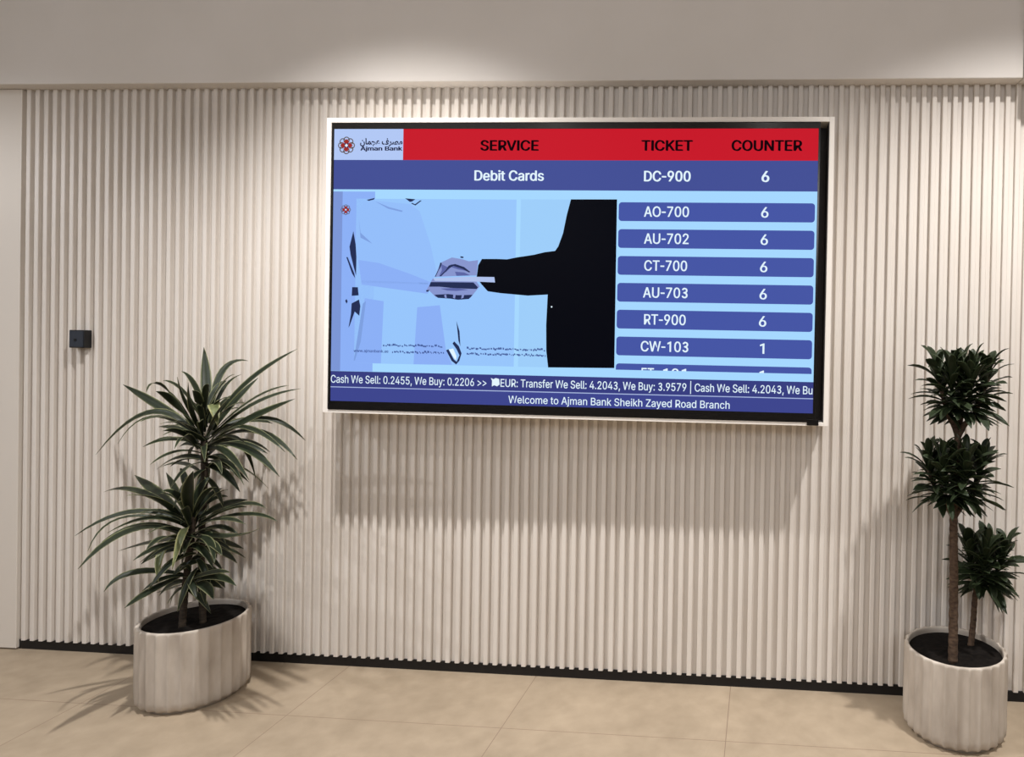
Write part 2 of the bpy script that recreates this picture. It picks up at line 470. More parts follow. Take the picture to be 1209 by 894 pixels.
# outlines of the lettering: character | advance | loops in thousandths (capitals are 509 high)
GLYPHS = """ |188|
,|188|38,-119 68,71 137,71 84,-119
-|290|40,196 40,256 250,256 250,196
.|188|95,-4 83,-3 73,1 63,9 55,18 51,29 50,41 51,53 55,64 63,73 73,81 83,85 95,87 107,85 118,81 128,73 135,64 140,53 141,41 140,29 135,18 128,9 118,1 107,-3
0|453|227,-7 191,-3 158,7 130,24 105,48 85,77 69,113 57,155 50,202 48,254 50,306 57,353 69,395 85,431 106,461 130,484 159,502 191,512 227,516 262,512 295,502 323,484 348,461 368,431 384,395 396,353 403,306 405,254 403,202 396,155 384,113 368,77 348,48 323,24 295,7 263,-3/227,50 250,52 271,60 290,74 306,92 320,116 330,144 338,176 342,213 344,254 342,295 338,332 330,365 320,393 306,416 290,435 271,449 250,457 227,460 203,457 182,449 163,435 147,416 134,393 123,365 115,332 111,295 109,254 111,213 115,176 123,144 134,116 147,92 163,74 182,60 203,52
1|453|228,0 228,418 100,374 100,438 280,509 294,509 294,0
2|453|64,0 64,47 234,229 252,248 268,266 282,282 294,298 303,312 311,327 316,341 319,356 320,371 319,389 315,405 308,419 298,431 287,441 273,449 258,455 241,458 224,460 205,458 188,454 172,447 159,438 148,427 139,413 132,398 128,381 127,362 66,362 68,391 75,418 86,442 102,464 121,482 143,496 168,507 196,513 225,516 254,513 281,507 306,497 328,482 346,465 361,445 372,423 379,398 381,372 380,354 377,336 371,318 363,299 351,280 336,259 317,235 294,209 267,180 153,60 153,57 389,57 389,0
3|453|72,409 102,459 152,495 215,509 279,500 333,469 367,421 377,365 359,311 317,268 322,248 366,202 385,144 375,85 338,34 282,1 214,-9 149,6 96,44 65,98 128,115 149,84 184,63 228,57 270,67 302,91 318,124 314,159 292,189 255,208 190,238 160,236 160,296 190,294 252,307 286,325 307,352 310,384 295,414 266,436 227,445 188,439 155,421 136,392
4|453|40,105 40,158 247,509 311,509 109,166 109,163 413,163 413,105/282,0 282,121 282,146 282,318 343,318 343,0
5|453|221,-7 192,-5 165,1 140,11 118,25 99,41 83,60 71,82 63,105 60,130 122,130 125,115 130,102 138,89 148,78 160,68 173,60 188,54 204,51 221,50 241,51 259,56 276,64 291,75 304,89 314,104 322,122 326,141 328,162 326,183 321,203 314,221 303,237 290,251 275,262 257,270 238,275 218,277 201,276 184,273 167,268 152,262 139,255 128,246 67,253 96,509 366,509 366,452 151,452 134,301 136,301 148,311 162,318 178,325 194,330 212,333 229,334 252,332 274,328 294,321 313,311 330,299 345,285 358,269 370,251 379,231 386,210 390,187 391,163 388,132 381,102 369,76 352,52 332,32 309,15 282,3 253,-4
6|453|226,-7 196,-4 168,3 142,15 119,31 100,51 84,74 73,101 66,130 64,162 65,187 71,212 80,239 93,268 112,302 137,340 252,509 322,509 151,261 145,261 151,270 157,279 165,288 174,295 184,302 196,307 208,311 221,313 235,314 265,312 291,305 316,295 337,280 355,262 370,240 380,215 387,187 389,157 387,127 379,98 368,73 352,50 333,30 310,14 284,3 257,-4/226,48 245,50 263,55 279,63 293,73 304,86 314,101 322,119 326,137 327,157 326,178 322,196 314,213 304,228 293,241 279,251 263,259 245,264 226,265 207,264 190,259 174,252 160,241 148,229 138,214 131,197 126,179 125,158 126,138 131,119 138,102 148,86 160,73 174,63 190,55 207,50
7|453|97,0 323,448 323,452 62,452 62,509 391,509 391,449 165,0
9|453|226,516 256,513 285,506 310,494 333,478 352,458 368,434 380,408 387,378 389,347 387,322 382,296 373,270 359,240 340,207 315,168 200,0 130,0 301,248 307,248 302,238 295,229 287,221 278,214 268,207 257,202 245,198 232,195 218,195 188,197 161,203 137,214 116,229 98,247 83,269 72,294 66,321 64,352 66,382 73,411 85,436 101,459 120,479 143,494 168,506 196,513/226,460 207,459 190,454 174,446 160,435 148,423 138,407 131,390 127,372 125,352 127,331 131,313 138,295 148,280 160,268 174,257 190,250 207,245 226,243 245,245 263,249 279,257 293,267 305,280 314,295 322,312 326,330 327,350 326,371 322,390 314,407 305,422 293,435 279,446 263,454 245,459
:|188|95,-4 83,-3 73,1 63,9 55,18 51,29 50,41 51,53 55,64 63,73 73,81 83,85 95,87 107,85 118,81 128,73 135,64 140,53 141,41 140,29 135,18 128,9 118,1 107,-3/95,271 83,272 73,277 63,284 55,294 51,304 50,316 51,328 55,339 63,349 73,356 83,360 95,362 107,360 118,356 128,349 135,339 140,328 141,316 140,304 135,294 128,284 118,277 107,272
>|453|387,178 65,15 65,81 310,198 308,194 308,204 310,200 65,316 65,383 387,220
A|480|16,0 201,509 276,509 463,0 395,0 287,302 264,372 232,478 245,478 233,437 222,402 213,371 191,302 85,0/110,142 110,199 370,199 370,142
B|456|60,0 60,509 241,509 274,507 304,501 329,491 350,477 367,461 381,442 390,421 396,398 398,374 397,353 393,336 387,320 378,307 368,295 356,286 343,278 329,272 315,267 315,262 331,260 347,254 363,245 378,234 391,220 402,203 411,184 416,161 418,136 416,111 410,88 400,67 386,48 368,31 344,18 317,8 284,2 247,0/125,57 245,57 281,60 309,67 330,80 344,96 353,115 355,137 354,153 350,169 342,184 333,197 320,209 306,218 289,225 269,229 248,231 125,231/125,285 238,285 256,287 273,290 288,296 302,304 314,314 323,326 330,340 335,355 336,372 333,393 326,412 313,429 294,442 270,449 240,452 125,452
C|510|267,-7 225,-3 186,7 150,25 119,49 92,79 70,115 53,157 44,203 40,254 44,305 53,352 70,393 92,429 119,459 150,484 186,501 225,512 267,516 293,514 317,511 340,504 362,496 383,485 402,471 419,456 435,438 448,418 459,397 467,373 473,348 408,348 404,365 397,380 389,395 380,407 369,418 357,428 344,437 330,444 315,449 300,453 284,455 267,456 237,453 209,445 184,432 161,414 141,391 125,364 113,332 106,295 103,254 106,213 113,177 125,145 141,117 161,94 184,76 210,63 237,56 267,53 284,54 300,56 315,60 330,65 344,72 357,81 369,90 380,102 389,114 397,128 404,144 408,160 473,160 467,135 459,112 448,91 435,71 420,53 402,38 383,24 363,13 341,5 317,-2 293,-6
D|502|219,0 96,0 96,57 215,57 254,60 288,68 318,81 343,99 363,122 379,149 390,181 397,216 399,255 397,294 390,329 379,361 364,388 344,410 320,428 291,441 258,449 221,452 93,452 93,509 225,509 273,505 315,495 353,478 385,455 412,426 433,391 449,351 458,306 462,255 458,205 449,159 433,119 411,83 384,54 351,31 312,14 268,3/125,509 125,0 60,0 60,509
E|419|60,0 60,509 372,509 372,452 125,452 125,286 355,286 355,229 125,229 125,57 375,57 375,0
I|190|60,0 60,509 130,509 130,0
K|467|104,145 104,216 139,261 174,303 212,344 364,509 448,509 231,276 228,276/60,0 60,509 125,509 125,334 124,225 125,193 125,0/372,0 188,259 228,309 449,0
N|523|60,0 60,509 136,509 343,183 363,151 388,107 414,55 405,54 401,108 399,157 399,195 399,509 463,509 463,0 387,0 202,290 177,331 148,381 108,452 119,454 122,384 124,328 125,291 125,0
O|533|267,-7 225,-3 186,7 150,25 119,49 92,79 70,115 53,157 44,203 40,254 44,305 53,352 70,393 92,429 119,459 150,484 186,501 225,512 267,516 309,512 348,501 384,484 415,459 442,429 464,393 480,352 490,305 493,254 490,203 480,157 464,115 442,79 415,49 384,25 348,7 309,-3/267,53 296,55 324,63 349,76 372,94 392,116 408,144 420,176 428,213 430,254 428,295 420,332 408,365 392,392 372,415 349,433 324,446 296,453 267,456 237,453 210,445 184,433 161,415 142,392 125,364 113,332 106,295 103,254 106,213 113,176 125,144 142,117 161,94 184,76 210,63 237,55
R|449|60,0 60,509 236,509 273,506 305,500 333,489 356,473 376,455 390,433 401,408 407,381 409,352 407,323 401,296 390,271 376,250 356,232 333,217 305,206 273,200 236,198 96,198 96,255 234,255 258,256 280,260 298,267 313,276 325,287 334,300 340,316 344,333 345,352 344,371 340,389 334,405 325,419 313,430 298,440 279,446 258,451 233,452 125,452 125,0/353,0 230,229 303,229 428,0
S|447|224,-9 188,-7 156,-1 128,9 102,23 81,40 64,60 51,83 42,109 38,137 104,137 108,118 114,102 123,88 136,76 150,66 166,59 185,53 204,50 224,49 246,50 267,54 286,60 303,69 317,79 329,92 338,106 344,122 346,139 344,154 340,168 332,179 322,189 310,197 296,205 280,211 263,217 245,222 184,239 145,253 112,269 86,289 67,313 56,341 52,372 54,400 62,425 75,448 92,468 113,484 138,498 165,508 195,514 227,516 259,514 289,508 316,498 340,484 360,468 377,449 390,427 398,403 401,378 337,378 332,402 320,421 302,437 280,449 254,456 225,459 204,457 185,454 167,448 152,440 139,430 129,418 121,405 117,391 115,376 117,359 122,345 131,334 142,324 155,315 169,308 212,293 264,279 312,264 328,256 344,248 359,238 372,226 384,213 395,198 402,180 407,161 408,139 406,112 399,87 386,64 370,43 349,25 323,11 294,0 261,-7
T|449|32,452 32,509 417,509 417,452 257,452 257,0 193,0 193,452
U|517|259,-8 220,-6 186,2 154,15 126,33 103,55 85,80 71,108 63,140 60,173 60,509 124,509 124,178 126,155 132,133 141,113 153,95 169,80 187,68 208,59 232,53 259,52 285,53 309,59 331,68 349,80 364,95 377,113 385,133 391,155 393,178 393,509 457,509 457,173 454,140 446,108 433,80 414,55 391,33 363,15 332,2 297,-6
V|480|204,0 16,509 84,509 192,206 215,137 248,31 235,31 247,71 257,107 267,138 290,206 395,509 463,509 278,0
W|686|155,0 16,509 82,509 163,196 175,145 187,94 197,40 189,40 200,94 211,145 224,196 306,509 380,509 462,196 474,145 486,94 497,40 488,40 499,94 510,145 523,196 603,509 670,509 530,0 455,0 368,323 351,391 346,417 341,445 336,475 350,475 335,395 330,371 324,347 318,323 230,0
Z|438|42,0 42,46 273,385 306,431 341,476 348,454 285,452 223,452 40,452 40,509 397,509 397,462 169,129 134,81 97,33 90,54 152,57 214,57 399,57 399,0
a|389|160,-9 137,-7 115,-3 94,5 76,15 60,29 48,45 38,63 32,84 30,108 32,128 36,146 43,161 53,174 64,184 78,193 92,200 108,206 125,211 178,220 234,227 247,229 257,231 265,235 271,240 274,246 276,255 276,257 275,272 272,285 267,297 260,307 251,315 240,322 227,327 212,330 196,331 178,330 163,327 149,322 137,316 127,309 118,301 110,292 104,283 100,274 41,291 51,313 64,331 79,346 95,358 114,368 133,375 153,380 173,383 194,384 208,384 223,382 239,379 255,375 271,369 286,360 300,350 312,336 322,320 330,301 335,278 337,251 337,0 277,0 277,52 272,52 267,43 260,34 252,25 242,16 229,8 215,1 199,-4 181,-7/170,45 192,47 211,51 228,59 242,68 254,80 263,93 270,108 274,122 276,138 276,190 259,182 231,176 200,171 175,168 161,166 147,163 134,159 122,153 112,147 103,139 97,130 93,118 92,105 93,93 96,82 102,72 109,64 119,57 130,52 142,48 156,46
b|424|229,-8 208,-7 189,-3 172,4 159,12 147,21 138,31 118,59 112,59 112,0 53,0 53,509 114,509 114,319 118,319 137,346 147,355 158,364 171,373 188,379 207,383 229,384 259,382 287,374 313,361 335,342 354,320 370,293 381,261 388,227 390,189 388,151 381,116 370,84 355,57 336,34 313,16 288,3 260,-6/220,47 242,49 262,55 279,66 294,80 306,97 316,117 323,139 327,163 328,189 327,215 323,239 316,261 307,281 295,298 280,311 262,322 243,328 220,330 198,328 178,322 161,312 147,299 134,282 125,263 118,241 114,216 113,189 114,162 118,138 125,115 135,95 147,78 162,65 179,55 198,49
c|396|207,-8 174,-5 144,3 117,16 93,35 72,58 56,85 44,116 37,150 34,187 37,225 44,260 56,291 72,318 93,341 117,360 144,374 174,382 207,384 226,384 243,381 260,377 276,371 291,364 305,356 318,346 330,335 340,322 349,308 356,293 362,277 303,262 300,272 295,281 290,289 270,311 261,316 252,321 242,325 231,328 220,329 207,330 184,328 163,321 145,310 130,296 118,278 108,258 102,236 98,212 96,187 98,163 102,139 108,117 118,97 130,80 145,66 163,55 184,49 207,46 220,47 232,49 243,52 253,55 262,60 271,66 279,73 285,80 292,89 297,98 301,107 304,117 363,102 357,86 350,70 341,56 331,43 319,32 306,21 292,12 277,5 261,-1 244,-5 226,-7
d|424|195,-8 165,-6 137,3 111,16 89,34 70,57 55,84 43,116 36,151 34,189 36,227 43,261 55,293 70,320 89,342 112,361 137,374 165,382 196,384 218,383 237,379 253,373 267,364 278,355 287,346 306,319 311,319 311,509 372,509 372,0 313,0 313,59 307,59 287,31 277,21 266,12 252,4 236,-3 217,-7/205,47 226,49 246,55 263,65 278,78 290,95 299,115 306,138 310,162 312,189 310,216 306,241 300,263 290,282 278,299 263,312 246,322 227,328 205,330 182,328 162,322 145,311 130,298 118,281 108,261 102,239 98,215 96,189 98,163 102,139 109,117 118,97 130,80 145,66 162,55 182,49
e|404|212,-8 177,-5 145,3 117,16 92,35 72,58 56,85 44,116 37,150 34,187 36,224 44,258 55,290 71,317 91,340 115,359 142,373 172,382 205,384 226,383 246,380 266,374 285,366 303,355 319,341 334,324 347,305 357,282 365,256 370,227 371,194 371,169 75,169 75,221 338,221 310,202 308,226 304,248 298,269 288,286 277,301 263,314 246,323 227,328 205,330 183,328 164,323 146,313 131,301 119,286 109,270 102,251 97,231 96,211 96,178 98,151 102,127 110,106 121,88 135,73 151,61 169,53 190,48 212,46 227,47 241,49 254,53 265,58 276,65 285,73 294,82 300,93 306,105 365,91 358,72 348,55 335,39 320,26 302,14 283,4 261,-3 237,-7
f|254|228,379 228,327 6,327 6,379/81,0 81,432 82,452 87,470 96,486 107,499 120,510 135,519 152,525 169,529 187,530 222,527 243,521 227,468 215,472 195,474 178,472 164,468 154,460 147,449 143,435 142,419 142,0
h|410|114,227 114,0 53,0 53,509 114,509 114,287 102,287 116,319 132,344 152,362 175,374 200,382 227,384 252,383 275,377 295,369 313,356 328,340 341,321 350,298 355,271 357,240 357,0 296,0 296,235 293,263 286,286 273,304 256,318 235,326 210,329 192,328 176,324 161,317 147,308 136,297 126,283 119,266 115,248
i|167|53,0 53,379 114,379 114,0/84,443 73,444 63,448 54,455 47,463 43,472 41,483 43,494 47,504 54,512 63,518 73,522 84,524 95,522 105,518 114,512 121,504 125,494 126,483 125,472 121,463 114,455 105,448 95,444
j|167|53,379 114,379 114,-30 112,-52 108,-72 102,-90 92,-106 80,-119 65,-129 47,-137 27,-141 4,-143 -10,-143 -10,-87 2,-87 18,-85 31,-80 40,-72 47,-61 51,-46 53,-29/83,443 72,444 62,448 53,455 47,463 42,472 41,483 42,494 47,504 53,512 62,518 72,522 83,524 95,522 105,518 114,512 120,504 125,494 126,483 125,472 120,463 114,455 105,448 95,444
k|381|110,137 110,212 121,212 284,379 360,379 184,199 177,199/53,0 53,509 114,509 114,0/294,0 148,186 191,229 372,0
l|189|139,-2 112,0 91,8 74,20 62,37 55,59 53,84 53,509 114,509 114,99 114,83 117,71 120,62 126,57 135,53 146,52 160,53 170,54 181,3 162,-1
m|610|53,0 53,379 112,379 112,295 108,295 114,314 122,331 132,346 144,358 158,368 172,376 187,382 203,385 219,386 245,383 268,375 287,361 303,342 314,320 321,295 312,295 318,312 326,329 337,343 350,356 364,366 381,375 398,381 417,385 437,386 458,385 478,380 497,372 514,361 529,346 541,328 550,307 555,283 557,255 557,0 496,0 496,254 493,279 485,298 473,313 456,323 438,329 419,330 402,329 387,326 374,320 363,312 353,302 345,290 340,277 336,263 335,247 335,0 274,0 274,260 272,280 265,297 253,311 238,322 220,328 199,330 185,329 171,326 158,320 145,312 135,302 126,289 119,274 115,257 114,238 114,0
n|410|114,227 114,0 53,0 53,379 112,379 112,287 102,287 116,319 132,344 152,362 175,374 200,382 227,384 252,383 275,377 295,369 313,356 328,340 341,321 350,298 355,271 357,240 357,0 296,0 296,235 293,263 286,286 273,304 256,318 235,326 210,329 192,328 176,324 161,317 147,308 136,297 126,283 119,266 115,248
o|415|207,-8 174,-5 144,3 117,16 93,35 72,58 56,85 44,116 37,150 34,187 37,225 44,260 56,291 72,318 93,341 117,360 144,374 174,382 207,384 241,382 271,374 299,360 323,341 343,318 359,291 371,260 379,225 381,187 379,150 371,116 359,85 343,58 323,35 299,16 271,3 241,-5/207,46 231,49 252,55 270,66 285,80 298,97 307,117 314,139 318,163 319,187 318,212 314,236 307,258 298,278 285,296 270,310 252,321 231,328 207,330 184,328 163,321 145,310 130,296 118,278 108,258 102,236 98,212 96,187 98,163 102,139 108,117 118,97 130,80 145,66 163,55 184,49
r|259|53,0 53,379 112,379 112,321 115,321 124,339 137,354 152,367 171,377 191,383 213,385 229,384 243,384 243,322 230,324 207,326 190,324 174,321 159,315 146,306 135,296 126,284 119,269 115,254 114,237 114,0
s|365|182,-8 157,-7 133,-3 112,3 93,12 76,24 62,38 50,54 41,73 36,94 94,107 101,87 111,72 124,60 141,52 160,47 181,45 206,47 227,53 244,62 258,74 265,88 268,103 266,115 262,126 254,136 243,144 229,150 212,155 149,170 118,180 92,192 72,208 58,227 50,249 47,274 49,295 55,314 65,332 79,347 95,360 115,370 137,378 161,383 187,384 212,383 234,379 254,372 271,363 286,352 299,339 309,324 318,308 324,290 268,277 262,291 254,304 243,316 228,325 210,331 187,333 166,331 147,326 131,317 119,305 111,292 109,277 110,264 115,253 124,243 136,235 152,229 172,223 229,209 261,200 287,187 306,171 320,153 328,131 331,107 329,85 323,65 312,47 298,31 281,18 260,6 236,-2 210,-7
t|227|204,379 204,327 6,327 6,379/65,471 126,471 126,98 127,83 130,70 136,61 144,55 156,51 170,50 185,51 202,54 213,2 192,-3 168,-4 138,-1 113,7 92,21 77,41 68,64 65,93
u|410|182,-5 158,-3 135,2 115,11 97,23 82,39 69,59 60,82 54,109 53,139 53,379 114,379 114,144 116,117 124,94 137,75 154,61 175,53 200,50 218,51 234,55 249,62 263,71 274,83 283,97 290,113 295,132 296,153 296,379 357,379 357,0 298,0 298,92 307,92 294,60 277,35 257,17 234,5 209,-3
w|567|138,0 23,379 87,379 133,214 154,137 161,107 168,75 175,41 165,41 172,74 179,105 186,135 206,214 252,379 316,379 362,214 382,136 388,106 395,75 402,41 391,41 399,75 406,106 413,135 434,214 480,379 545,379 429,0 368,0 319,172 305,225 291,280 277,338 291,338 277,280 263,225 248,172 199,0
y|389|47,-139 61,-86 71,-87 83,-89 94,-90 104,-89 113,-86 122,-81 130,-74 138,-64 145,-51 151,-36 163,-1 17,379 84,379 165,155 173,132 180,109 187,87 206,21 184,21 202,87 209,110 216,132 224,155 305,379 371,379 204,-58 196,-77 187,-93 177,-107 165,-119 153,-128 139,-136 125,-141 109,-144 91,-145 65,-143
bar|230|141,673 141,-164 88,-164 88,673"""
FONT = {}
for row in GLYPHS.split('\n'):
    ch, adv, loops = row.split('|')
    ch = '|' if ch == 'bar' else ch
    FONT[ch] = (int(adv), [[tuple(map(int, q.split(','))) for q in lp.split(' ')] for lp in loops.split('/') if lp])
for ch in FONT:
    for l in FONT[ch][1]:
        i = 0
        while i < len(l):                      # points that nearly coincide would spike when grown
            a, b = l[i - 1], l[i]
            if abs(a[0] - b[0]) + abs(a[1] - b[1]) < 7 and len(l) > 4:
                l.pop(i)
            else:
                i += 1


def area2(l):
    return sum(l[i - 1][0] * l[i][1] - l[i][0] * l[i - 1][1] for i in range(len(l)))


def text(name, s, u0, u1, cap_v, base_v, mat, lay, bold=10, clip_v=None, tight=0.0):
    """lettering from u0 to u1, capitals from cap_v down to base_v"""
    x = 0
    tris = []
    for ch in s:
        adv, loops = FONT[ch]
        if loops:
            outer = [l for l in loops if area2(l) < 0]
            holes = [l for l in loops if area2(l) >= 0]
            for o in outer:
                xs = [p[0] for p in o]; ys = [p[1] for p in o]
                mine = [h for h in holes if min(xs) < h[0][0] < max(xs) and min(ys) < h[0][1] < max(ys)]
                grp = [o] + mine
                flat = [p for l in grp for p in l]
                for t in tessellate_polygon([[Vector((p[0], p[1], 0)) for p in l] for l in grp]):
                    # heavier strokes: the same glyph set a hair to each side
                    for ox, oy in ((0, 0), (-bold, 0), (bold, 0), (-bold * .7, bold * .4), (bold * .7, -bold * .4)):
                        tris.append([(flat[i][0] + x + ox, flat[i][1] + oy) for i in t])
        x += adv + tight
    x0 = min(p[0] for t in tris for p in t)
    x1 = max(p[0] for t in tris for p in t)
    bm = bmesh.new()
    cache = {}
    for t in tris:
        vs = []
        for px, py in t:
            key = (round(px, 2), round(py, 2))
            if key not in cache:
                cache[key] = bm.verts.new(S(u0 + (px - x0) / (x1 - x0) * (u1 - u0), base_v + py / 509.0 * (cap_v - base_v), lay))
            vs.append(cache[key])
        if len(set(vs)) == 3:
            try:
                f = bm.faces.new(vs)
            except ValueError:
                continue
            f.normal_update()
            if f.normal.y > 0:
                f.normal_flip()
    if clip_v is not None:
        zc = S(0, clip_v, 0).z
        bmesh.ops.bisect_plane(bm, geom=bm.verts[:] + bm.edges[:] + bm.faces[:], plane_co=(0, 0, zc), plane_no=(0, 0, -1), clear_outer=True)
    return from_bm(name, bm, mat, scr)


def arabic(name, s, u0, u1, cap_v, base_v, mat, lay, bold):
    c = bpy.data.curves.new('lettering', 'FONT')
    c.body = s
    c.size = 1.0
    c.offset = bold
    c.resolution_u = 3
    o = bpy.data.objects.new('lettering', c)
    C.objects.link(o)
    bpy.context.view_layer.update()
    me = bpy.data.meshes.new_from_object(o.evaluated_get(bpy.context.evaluated_depsgraph_get()))
    bpy.data.objects.remove(o)
    bpy.data.curves.remove(c)
    xs = [v.co.x for v in me.vertices]
    x0, x1 = min(xs), max(xs)
    for v in me.vertices:
        v.co = S(u0 + (v.co.x - x0) / (x1 - x0) * (u1 - u0), base_v + v.co.y / 0.62 * (cap_v - base_v), lay)
    me.materials.clear()
    return link(name, me, mat, scr)


# picture: header, current ticket
rect('header_bar', 0.1485, 0, 1, 0.1130, E_RED, 1)
rect('logo_panel', 0.0, 0, 0.1485, 0.1130, E_LOGO, 1)
rect('current_ticket_bar', 0, 0.1130, 1, 0.2210, E_BLUE, 1)
text('header_text', 'SERVICE', 0.3122, 0.4345, 0.0416, 0.0780, E_BLACK, 3, 30)
text('header_text', 'TICKET', 0.6457, 0.7499, 0.0416, 0.0780, E_BLACK, 3, 30)
text('header_text', 'COUNTER', 0.8277, 0.9687, 0.0416, 0.0780, E_BLACK, 3, 30)
text('current_ticket_text', 'Debit Cards', 0.3007, 0.4463, 0.1506, 0.1865, E_WHITE, 3, 22)
text('current_ticket_text', 'DC-900', 0.6521, 0.7469, 0.1506, 0.1870, E_WHITE, 3, 22)
text('current_ticket_text', '6', 0.8888, 0.9045, 0.1500, 0.1875, E_WHITE, 3, 22)


# bank emblem: ring of interlaced petals around a red diamond with a pale heart
def emblem(cu, cv, r, lay, ring=True):
    def P(x, y):
        return (cu + x * r / (SX1 - SX0), cv - y * r / SH)
    if ring:
        rings = []
        for k in range(8):
            a = k * PI / 4
            pc = (0.62 * math.cos(a), 0.62 * math.sin(a))
            for i in range(10):
                t0, t1 = 2 * PI * i / 10, 2 * PI * (i + 1) / 10
                rings.append([P(pc[0] + ro * math.cos(t), pc[1] + ro * math.sin(t)) for ro, t in ((0.38, t0), (0.38, t1), (0.27, t1), (0.27, t0))])
        polys('emblem_ring', rings, E_GOLD, lay, True)
    petals = []
    for k in range(4):
        a = k * PI / 2
        c, s = math.cos(a), math.sin(a)
        petals.append([P(c * x - s * y, s * x + c * y) for x, y in ((0.14, 0), (0.38, -0.36), (0.74, 0), (0.38, 0.36))])
    polys('emblem_diamond', petals, E_LRED, lay + 1, True)
    cor = []
    for k in range(4):
        a = k * PI / 2 + PI / 4
        c, s = math.cos(a), math.sin(a)
        cor.append([P(c * x - s * y, s * x + c * y) for x, y in ((0.14, -0.05), (0.36, -0.09), (0.36, 0.09), (0.14, 0.05))])
    polys('emblem_corner', cor, E_DARK, lay + 1, True)
    poly('emblem_heart', [P(0.17, 0), P(0, 0.17), P(-0.17, 0), P(0, -0.17)], E_WHITE, lay + 2)


emblem(0.0266, 0.0600, 0.0345, 2)
# Arabic bank name in presentation forms, laid out left to right
AR = ''.join(chr(c) for c in (0xFEE5, 0xFE8E, 0xFEE4, 0xFEA0, 0xFECB, 0x20, 0xFED1, 0xFEAE, 0xFEBC, 0xFEE3))
arabic('logo_text', AR, 0.0560, 0.1470, 0.0370, 0.0560, E_INK, 3, 0.032)
text('logo_text', 'Ajman Bank', 0.0568, 0.1471, 0.0640, 0.0785, E_INK, 3, 34)

# waiting tickets
TK = [('AO-700', '6'), ('AU-702', '6'), ('CT-700', '6'), ('AU-703', '6'), ('RT-900', '6'), ('CW-103', '1'), ('ET-101', '1')]
for i, (a, b) in enumerate(TK):
    v0 = 0.2622 + i * 0.0961
    clip = 0.8617 if i == 6 else None
    poly('ticket_row', round_rect(0.6018, v0, 0.9960, v0 + 0.0672, 0.012, clip), E_PILL, 1)
    w = {'AO-700': (0.6535, 0.7449), 'CW-103': (0.6520, 0.7488), 'CT-700': (0.6560, 0.7432), 'RT-900': (0.6577, 0.7424)}.get(a, (0.6545, 0.7453))
    if i == 6:                                   # cut off by the footer
        text('ticket_text', 'ET', 0.6545, 0.6800, v0 + 0.0147, v0 + 0.0510, E_WHITE, 3, 14, clip)
        text('ticket_text', '101', 0.6985, 0.7453, v0 + 0.0147, v0 + 0.0510, E_WHITE, 3, 14, clip)
    else:
        text('ticket_text', a, w[0], w[1], v0 + 0.0147, v0 + 0.0510, E_WHITE, 3, 14, clip)
    text('counter_text', b, 0.8895 if b == '6' else 0.8925, 0.9042 if b == '6' else 0.9015, v0 + 0.0147, v0 + 0.0510, E_WHITE, 3, 14, clip)

# footer with the currency ticker and the welcome line
rect('ticker_bar', 0, 0.8900, 1, 0.9470, E_FOOT, 2)
rect('ticker_line', 0, 0.9470, 1, 0.9502, E_TICK, 2)
rect('welcome_bar', 0, 0.9502, 1, 1.0, E_FOOT2, 2)
text('ticker_text', 'Cash We Sell: 0.2455, We Buy: 0.2206 >>', 0.0005, 0.3335, 0.9050, 0.9330, E_WHITE, 4, 6)
poly('flag_icon', [(0.3425, 0.9020), (0.3480, 0.9065), (0.3530, 0.9020), (0.3600, 0.9050), (0.3612, 0.9250), (0.3560, 0.9320), (0.3500, 0.9280), (0.3450, 0.9330), (0.3452, 0.9120)], E_WHITE, 4)
text('ticker_text', 'EUR: Transfer We Sell: 4.2043, We Buy: 3.9579 | Cash We Sell: 4.2043, We Bu', 0.3631, 0.9985, 0.9050, 0.9330, E_WHITE, 4, 8)
text('welcome_text', 'Welcome to Ajman Bank Sheikh Zayed Road Branch', 0.3802, 0.8343, 0.9650, 0.9915, E_WHITE, 4, 6)

# the handshake photograph shown on the left of the screen
rect('photo_margin', 0, 0.2290, 0.0200, 0.8890, E_EDGE, 1)
rect('photo_ground', 0.0200, 0.2290, 0.0900, 0.8890, E_ROBE1, 1)
rect('photo_panel', 0.0500, 0.2550, 0.3900, 0.8590, E_ROBE2, 1)
rect('photo_band', 0.3990, 0.2540, 0.5980, 0.8590, E_BAND, 1)
poly('robe_body', [(0.0660, 0.270), (0.0900, 0.262), (0.1650, 0.274), (0.1860, 0.300), (0.2100, 0.420), (0.2240, 0.520), (0.2060, 0.600), (0.0640, 0.560), (0.0540, 0.460), (0.0520, 0.380), (0.0530, 0.300)], E_ROBE0, 2)
poly('robe_sleeve', [(0.0560, 0.480), (0.1000, 0.490), (0.1700, 0.530), (0.2150, 0.560), (0.2060, 0.600), (0.0640, 0.570)], E_ROBE1, 3)
poly('robe_skirt', [(0.0712, 0.6200), (0.0558, 0.7891), (0.0493, 0.8588), (0.1080, 0.8580), (0.1120, 0.6300)], E_ROBE1, 2)
poly('robe_skirt', [(0.1840, 0.6500), (0.1780, 0.8588), (0.2600, 0.8570), (0.2460, 0.8000), (0.2321, 0.6412)], E_ROBE1, 2)
polys('robe_fold', [[(0.0670, 0.640), (0.0740, 0.630), (0.0640, 0.780), (0.0520, 0.850), (0.0493, 0.850)],
                    [(0.0640, 0.555), (0.2060, 0.560), (0.2060, 0.566), (0.0640, 0.563)],
                    [(0.0900, 0.264), (0.1200, 0.285), (0.1500, 0.298), (0.1480, 0.303), (0.1180, 0.291)],
                    [(0.0560, 0.330), (0.0600, 0.380), (0.0860, 0.420), (0.0600, 0.398)]], E_ROBE3, 3)
